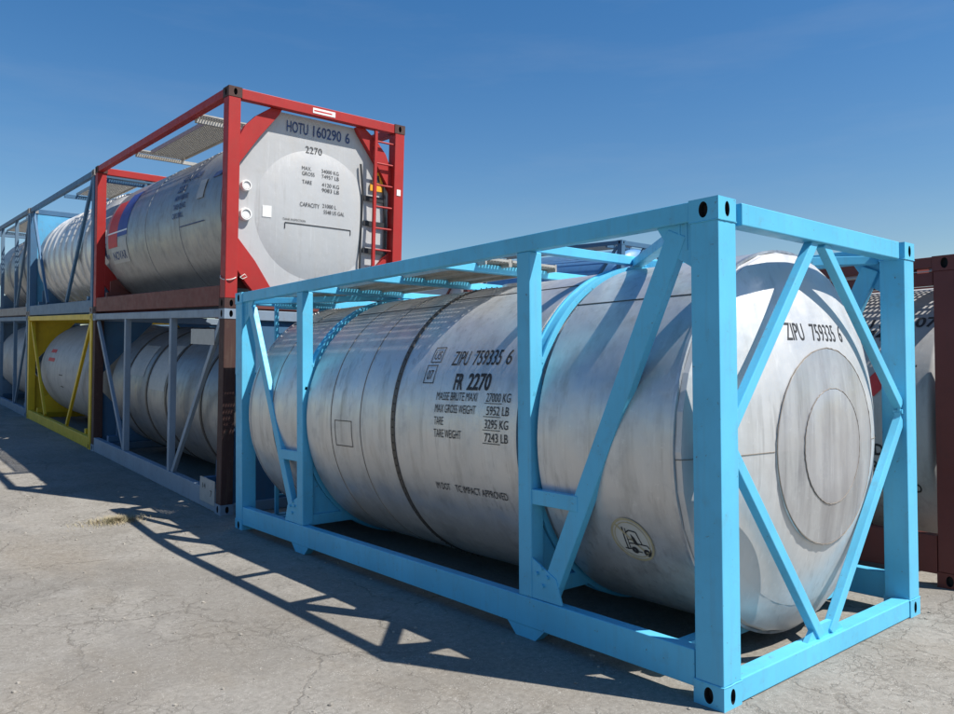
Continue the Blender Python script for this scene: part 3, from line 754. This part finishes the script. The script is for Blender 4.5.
# grey blue container under the red one
loc, rot = row_place(0, 0, 0)
r, t, cx, cz = generic('grey blue frame tank container at ground level under the red framed one', loc, rot, HL, MAT['grey'], MAT['steelskin'],
    posts=(1.93, 4.08), diags=(((5.85, 2.27), (4.15, .24)), ((.2, 2.27), (1.82, .24))), pw=.085, dw=.07, style='plate', R=1.04, cz=1.17,
    endmat=MAT['steel'], postm=MAT['greypost'], zb=-.0+.005, bot=(.24, .09), y0=.25, y1=5.8)
for v in (1.2, 2.6, 3.5, 4.6): MB().lathe([(1.038, v-.03), (1.052, v-.028), (1.052, v+.028), (1.038, v+.03)], cx, cz, 112).build('strap', MAT['strap'], t, smooth=30)
D = Decal(side_map(4.5, math.radians(14), 1.045, cx, cz)); D.rect(0, .75, 0, .55); D.build('label', MAT['pale'], t)
D = Decal(side_map(3.4, math.radians(5), 1.045, cx, cz)); D.rect(0, .72, 0, .75); D.build('label', MAT['pale'], t)
D = Decal(side_map(3.3, math.radians(5), 1.05, cx, cz))
D = Decal(side_map(2.35, math.radians(-18), 1.046, cx, cz)); D.line([(0, 0), (.13, .16), (0, .32), (-.13, .16), (0, 0)], .012); D.build('placard_frame', MAT['strap'], t)
MB().box(-.004, .004, .18, .66, .08, .37).build('label', MAT['pale'], r)
D = Decal(lambda u, v: (-.006, .62-u, .19+v)); D.text('14', .05, .05, .07, .1); D.text('7', .3, -.02, .08, .06); D.build('lettering', MAT['black'], r)
MB().box(.02, .03, .35, 1.15, 1.98, 2.17).build('label', MAT['pale'], r)

# yellow
loc, rot = row_place(0, P1, 0)
r, t, cx, cz = generic('yellow framed tank container with a dirty white tank at ground level', loc, rot, HL, MAT['yellow'], MAT['offwhite'],
    posts=(), diags=(((.22, 2.27), (2.05, .24)), ((5.82, 2.27), (4.15, .24))), dw=.075, style='plate', R=1.06, cz=1.2, zb=.005, bot=(.2, .09), y0=.3, y1=5.7, depth=.4)
D = Decal(side_map(4.6, math.radians(16), 1.065, cx, cz)); D.rect(0, .5, .12, .2); D.build('faded_marking', MAT['redmark'], t); D = Decal(side_map(4.6, math.radians(16), 1.065, cx, cz)); D.rect(0, .62, -.08, .0); D.build('faded_marking', MAT['redmark'], t)
D = Decal(side_map(3.4, math.radians(-2), 1.065, cx, cz)); D.line([(0, 0), (.35, 0)], .02); D.line([(0, -.25), (.3, -.25)], .02); D.build('lettering', MAT['black'], t)

# steel blue, upper
loc, rot = row_place(0, P1, HL+.004)
r, t, cx, cz = generic('steel blue framed tank container with a ribbed silver tank, stacked on the yellow one', loc, rot, HU-.02, MAT['steel'], MAT['clad'],
    diags=(((.25, 2.42), (2.25, .26)), ((5.8, 2.42), (4.05, .26))), dw=.085, R=1.12, cz=1.27,
    ribs=(1.0, 1.55, 2.1, 2.65, 3.2, 3.75, 4.3, 4.85), walk=(.35, .95, .3, 2.9), zb=.02, bot=(.22, .09), cast=MAT['rustgrey'], botm=MAT['slate'])
MB().box(.15, CW-.15, CL-.10, CL-.07, .125, HU-.15).build('bulkhead', MAT['cyan2'], r)

# third pair at the frame's left edge
loc, rot = row_place(0, P2, HL+.004)
r, t, cx, cz = generic('rust spotted grey and blue framed tank container, leftmost of the upper tier', loc, rot, HU, MAT['slate'], MAT['steelskin'],
    posts=(1.9, 4.1), diags=(((.2, 2.35), (1.75, .28)),), pw=.08, dw=.07, R=1.08, ribs=(1.3, 2.4, 3.5), walk=(.3, .9, .8, 5.2), cast=MAT['rustgrey'], postm=MAT['steel'], botm=MAT['rustgrey'])
loc, rot = row_place(0, P2, 0)
r, t, cx, cz = generic('slate blue framed tank container, leftmost at ground level beyond the yellow one', loc, rot, HL, MAT['slate'], MAT['offwhite'],
    posts=(1.9, 4.1), diags=(((.2, 2.25), (1.75, .24)),), pw=.08, dw=.07, R=1.04, cz=1.2, zb=.005)

loc, rot = row_place(0, P2+6.14, 0)  # added so that no pale sky shows through the left frames
generic('dark grey framed tank container added beyond the leftmost pair to hide bright horizon', loc, rot, HL, MAT['slate'], MAT['steelskin'], posts=(2.0, 4.0), style='plate', R=1.06, cz=1.22)
# second line behind the first: lower tier only
loc, rot = row_place(2.75, .25, 0)
generic('dull blue framed tank container in the shade behind the grey blue one', loc, rot, HL, MAT['steel'], MAT['bluetank'],
        posts=(2.0, 4.0), diags=(((.2, 2.27), (1.9, .24)),), R=1.02, cz=1.2)
loc, rot = row_place(2.75, P1+.3, 0)
generic('slate framed tank container in the shade behind the yellow one', loc, rot, HL, MAT['slate'], MAT['steelskin'],
        posts=(2.0, 4.0), diags=(((.2, 2.27), (1.9, .24)),), R=1.02, cz=1.2)

loc, rot = row_place(2.75, P2+.2, 0)  # added to block the horizon glow behind the left frames
generic('grey framed tank container added behind the slate blue one to hide bright horizon', loc, rot, HL, MAT['grey'], MAT['offwhite'], posts=(2.0, 4.0), style='plate', R=1.06, cz=1.22)
loc, rot = row_place(5.5, .9, 0)  # added third line, keeps the bright horizon out of the gaps
generic('brown framed tank container added third back from the grey blue one as dark backdrop', loc, rot, HL, MAT['brown'], MAT['steelskin'], posts=(2.0, 4.0), style='plate', R=1.1, cz=1.22)
loc, rot = row_place(5.5, P1+1.0, 0)  # added likewise, a dark backdrop behind the yellow frame
generic('steel blue framed tank container added third back from the yellow one as dark backdrop', loc, rot, HL, MAT['steel'], MAT['steelskin'], posts=(2.0, 4.0), style='plate', R=1.1, cz=1.22)

# ================================================================ BROWN CONTAINER (right, behind)
def brown_container():
    H = 2.60
    root = thing('tank_container', 'oxide brown framed tank container with a white tank, behind the sky blue one', 'tank container', (3.25, 0.0, 0))
    m = MAT['brown']
    frame(root, H, m, post=(.16, .172), top=(.085, .09), bot=(.30, .10), zb=.10, diags=(), posts=())
    for s in (0, 1):
        X = (lambda x: x) if s == 0 else (lambda x: CW-x)
        MB().box(*sorted((X(.02), X(.10))), .178, CL-.178, H-.225, H-.125).build('side_rail', m, root, bevel=.005)
        MB().box(*sorted((X(.016), X(.024))), .178, CL-.178, H-.117, H-.110).build('lit_edge_strip', MAT['pale'], root)  # pale colour stands in for the sunlit edge line between the rails
    R = 1.18; cz = 1.28
    tank = lathe_tank(root, 'tank', dome_profile(R, .10, CL-.10, .16), CX, cz, MAT['offwhite'], 144, 30)
    mb = MB(); grating(mb, .38, .97, .10, 5.8, H-.02, step=.05, bar=.014, cross=.045)
    mb.build('walkway', MAT['galv'], root)
    for v in (.35, 2.0, 3.9, 5.6): MB().box(.09, CW-.09, v-.03, v+.03, H-.15, H-.06).build('cross_member', m, root)
    for v in (.9, 5.1): saddle(root, v, R+.008, CX, cz, .40, m, top=-40)
    S = lambda y, a: Decal(side_map(y, math.radians(a), R+.004, CX, cz))
    D = S(1.18, 41.5); D.text('SUTU 884 07 1', 0, 0, .12, 1.0, bold=.004); D.build('lettering', MAT['black'], tank)
    D = S(.98, 35); D.text('2274', 0, 0, .12, .33, bold=.004); D.build('lettering', MAT['black'], tank)
    D = S(1.05, -14)
    D.text('ADR RID', 0, 0, .10, .46, bold=.004); D.build('lettering', MAT['black'], tank); D = S(1.05, -14); D.text('CAR', .19, -.15, .10, .22, bold=.003); D.build('lettering', MAT['black'], tank); D = S(1.05, -14); D.text('IMPACT APPROVED', -.02, -.32, .085, .73, bold=.003)
    D.build('lettering', MAT['black'], tank)
    D = Decal(side_map(.66, math.radians(15), R+.012, CX, cz)); D.poly([(0, -.11), (.10, 0), (0, .11), (-.10, 0)]); D.build('placard', MAT['redmark'], tank)
    for i in range(9):
        D = S(.36, 10); D.rect(0, .012, -.55+i*.1, -.53+i*.1); D.build('rivet', MAT['strap'], tank)
brown_container()

# ================================================================ FAR STACK (seen between the rails)
def far_stack(x, y, lab_lo, lab_hi, fm, tm, fm2, tm2):
    z = ground_z(x, y)
    sl = .052
    def pl(w): return (x, y-w*math.sin(sl), z+w*math.cos(sl)), (sl, 0, RYAW)
    l, r_ = pl(0.0); generic(lab_lo, l, r_, HL, fm, tm, posts=(2.0, 4.0), R=1.04, cz=1.2)
    l, r_ = pl(HL+.004); generic(lab_hi, l, r_, HL, fm2, tm2, diags=(((.2, 2.25), (1.9, .24)),), R=1.10, cz=1.22, walk=(.4, 1.0, .5, 5.6, .06))
far_stack(12.2, 10.9, 'slate framed tank container at ground level, far off beyond the brown one', 'blue tank in a dark frame on the far stack, nearer of two',
          MAT['slate'], MAT['offwhite'], MAT['steel'], MAT['bluetank'])
far_stack(12.2, 17.2, 'brown framed tank container at ground level of the farthest stack', 'white tank under a brown walkway on top of the farthest stack',
          MAT['brown'], MAT['offwhite'], MAT['brown'], MAT['whitetank'])

# ================================================================ ROPE, GRASS, STONES
loc, rot = row_place(0, 0, HL)
mb = MB(); pts = []
for k in range(24):
    a = 2*PI*k/24; pts.append((.075+.092*math.cos(a), .085+.10*math.sin(a), .38-.05*math.cos(a+2.2)))
mb.tube(pts, .006, 6, closed=True)
mb.tube([(.17, -.02, .37), (.22, -.035, .41), (.25, -.03, .38), (.20, -.03, .35), (.17, -.02, .37)], .005, 6)
o = mb.build('rope', MAT['rope'], smooth=60); o.location = loc; o.rotation_euler = rot
tag(o, 'white rope tied round the near red corner post just above the bottom rail', 'rope')

def grass():
    k = NT('dry_grass'); n = k.noise(k.coord(), 9, 3)
    k.l(k.mix(k.ramp(n, .35, .65), (.40, .33, .215), (.25, .225, .13)), k.b.inputs['Base Color']); k.b.inputs['Roughness'].default_value = .8
    rnd = random.Random(3)
    def tuft(cx, cy, rad, n, h, label):
        mb = MB()
        for i in range(n):
            a = rnd.uniform(0, 2*PI); r = rad*abs(rnd.gauss(0, .45)); x = cx+r*math.cos(a); y = cy+.6*r*math.sin(a); z = ground_z(x, y)-.003
            hh = h*rnd.uniform(.3, 1)*max(.2, 1-r/rad*.8); la = rnd.uniform(0, 2*PI); lean = hh*rnd.uniform(.6, 2.4); w = rnd.uniform(.0012, .0028)
            dx, dy = math.cos(la), math.sin(la); px, py = -dy*w, dx*w
            mb.add([(x-px, y-py, z), (x+px, y+py, z), (x+dx*lean*.45+px*.7, y+dy*lean*.45+py*.7, z+hh*.65), (x+dx*lean*.45-px*.7, y+dy*lean*.45-py*.7, z+hh*.65), (x+dx*lean, y+dy*lean, z+hh)],
                   [(0, 1, 2, 3), (3, 2, 4)])
        o = mb.build('grass_tuft', k.m); tag(o, label, 'grass')
    tuft(-.97, 7.0, .60, 1700, .085, 'dry straw coloured grass tuft on the asphalt at the edge of the shadow')
grass()

def stones():
    rnd = random.Random(11); mb = MB(); m = plain('stone', (.26, .24, .21), .9, 0, .5)
    for i in range(1100):
        if rnd.random() < .7: x, y = rnd.uniform(-3.4, 0.4), rnd.uniform(-.5, 9)
        else: x, y = rnd.uniform(-.5, 6), rnd.uniform(-2.2, 1.5)
        if -3.6 < x < -2.9 and y < -1: continue
        s = .004+.012*rnd.random()**3; z = ground_z(x, y); n = 6; vs = []
        for ring, (rr, hh) in enumerate(((1, -.3), (.9, .5))):
            for k_ in range(n):
                a = 2*PI*k_/n+ring*.4; q = s*rr*rnd.uniform(.7, 1.2); vs.append((x+q*math.cos(a), y+q*math.sin(a), z+hh*s*rnd.uniform(.7, 1.2)))
        vs.append((x, y, z+s*.85))
        mb.add(vs, [(k_, (k_+1) % n, n+(k_+1) % n, n+k_) for k_ in range(n)]+[(n+k_, n+(k_+1) % n, 2*n) for k_ in range(n)])
    o = mb.build('loose_gravel', m); o['kind'] = 'stuff'; o['label'] = 'loose gravel and grit scattered over the asphalt'; o['category'] = 'gravel'
stones()
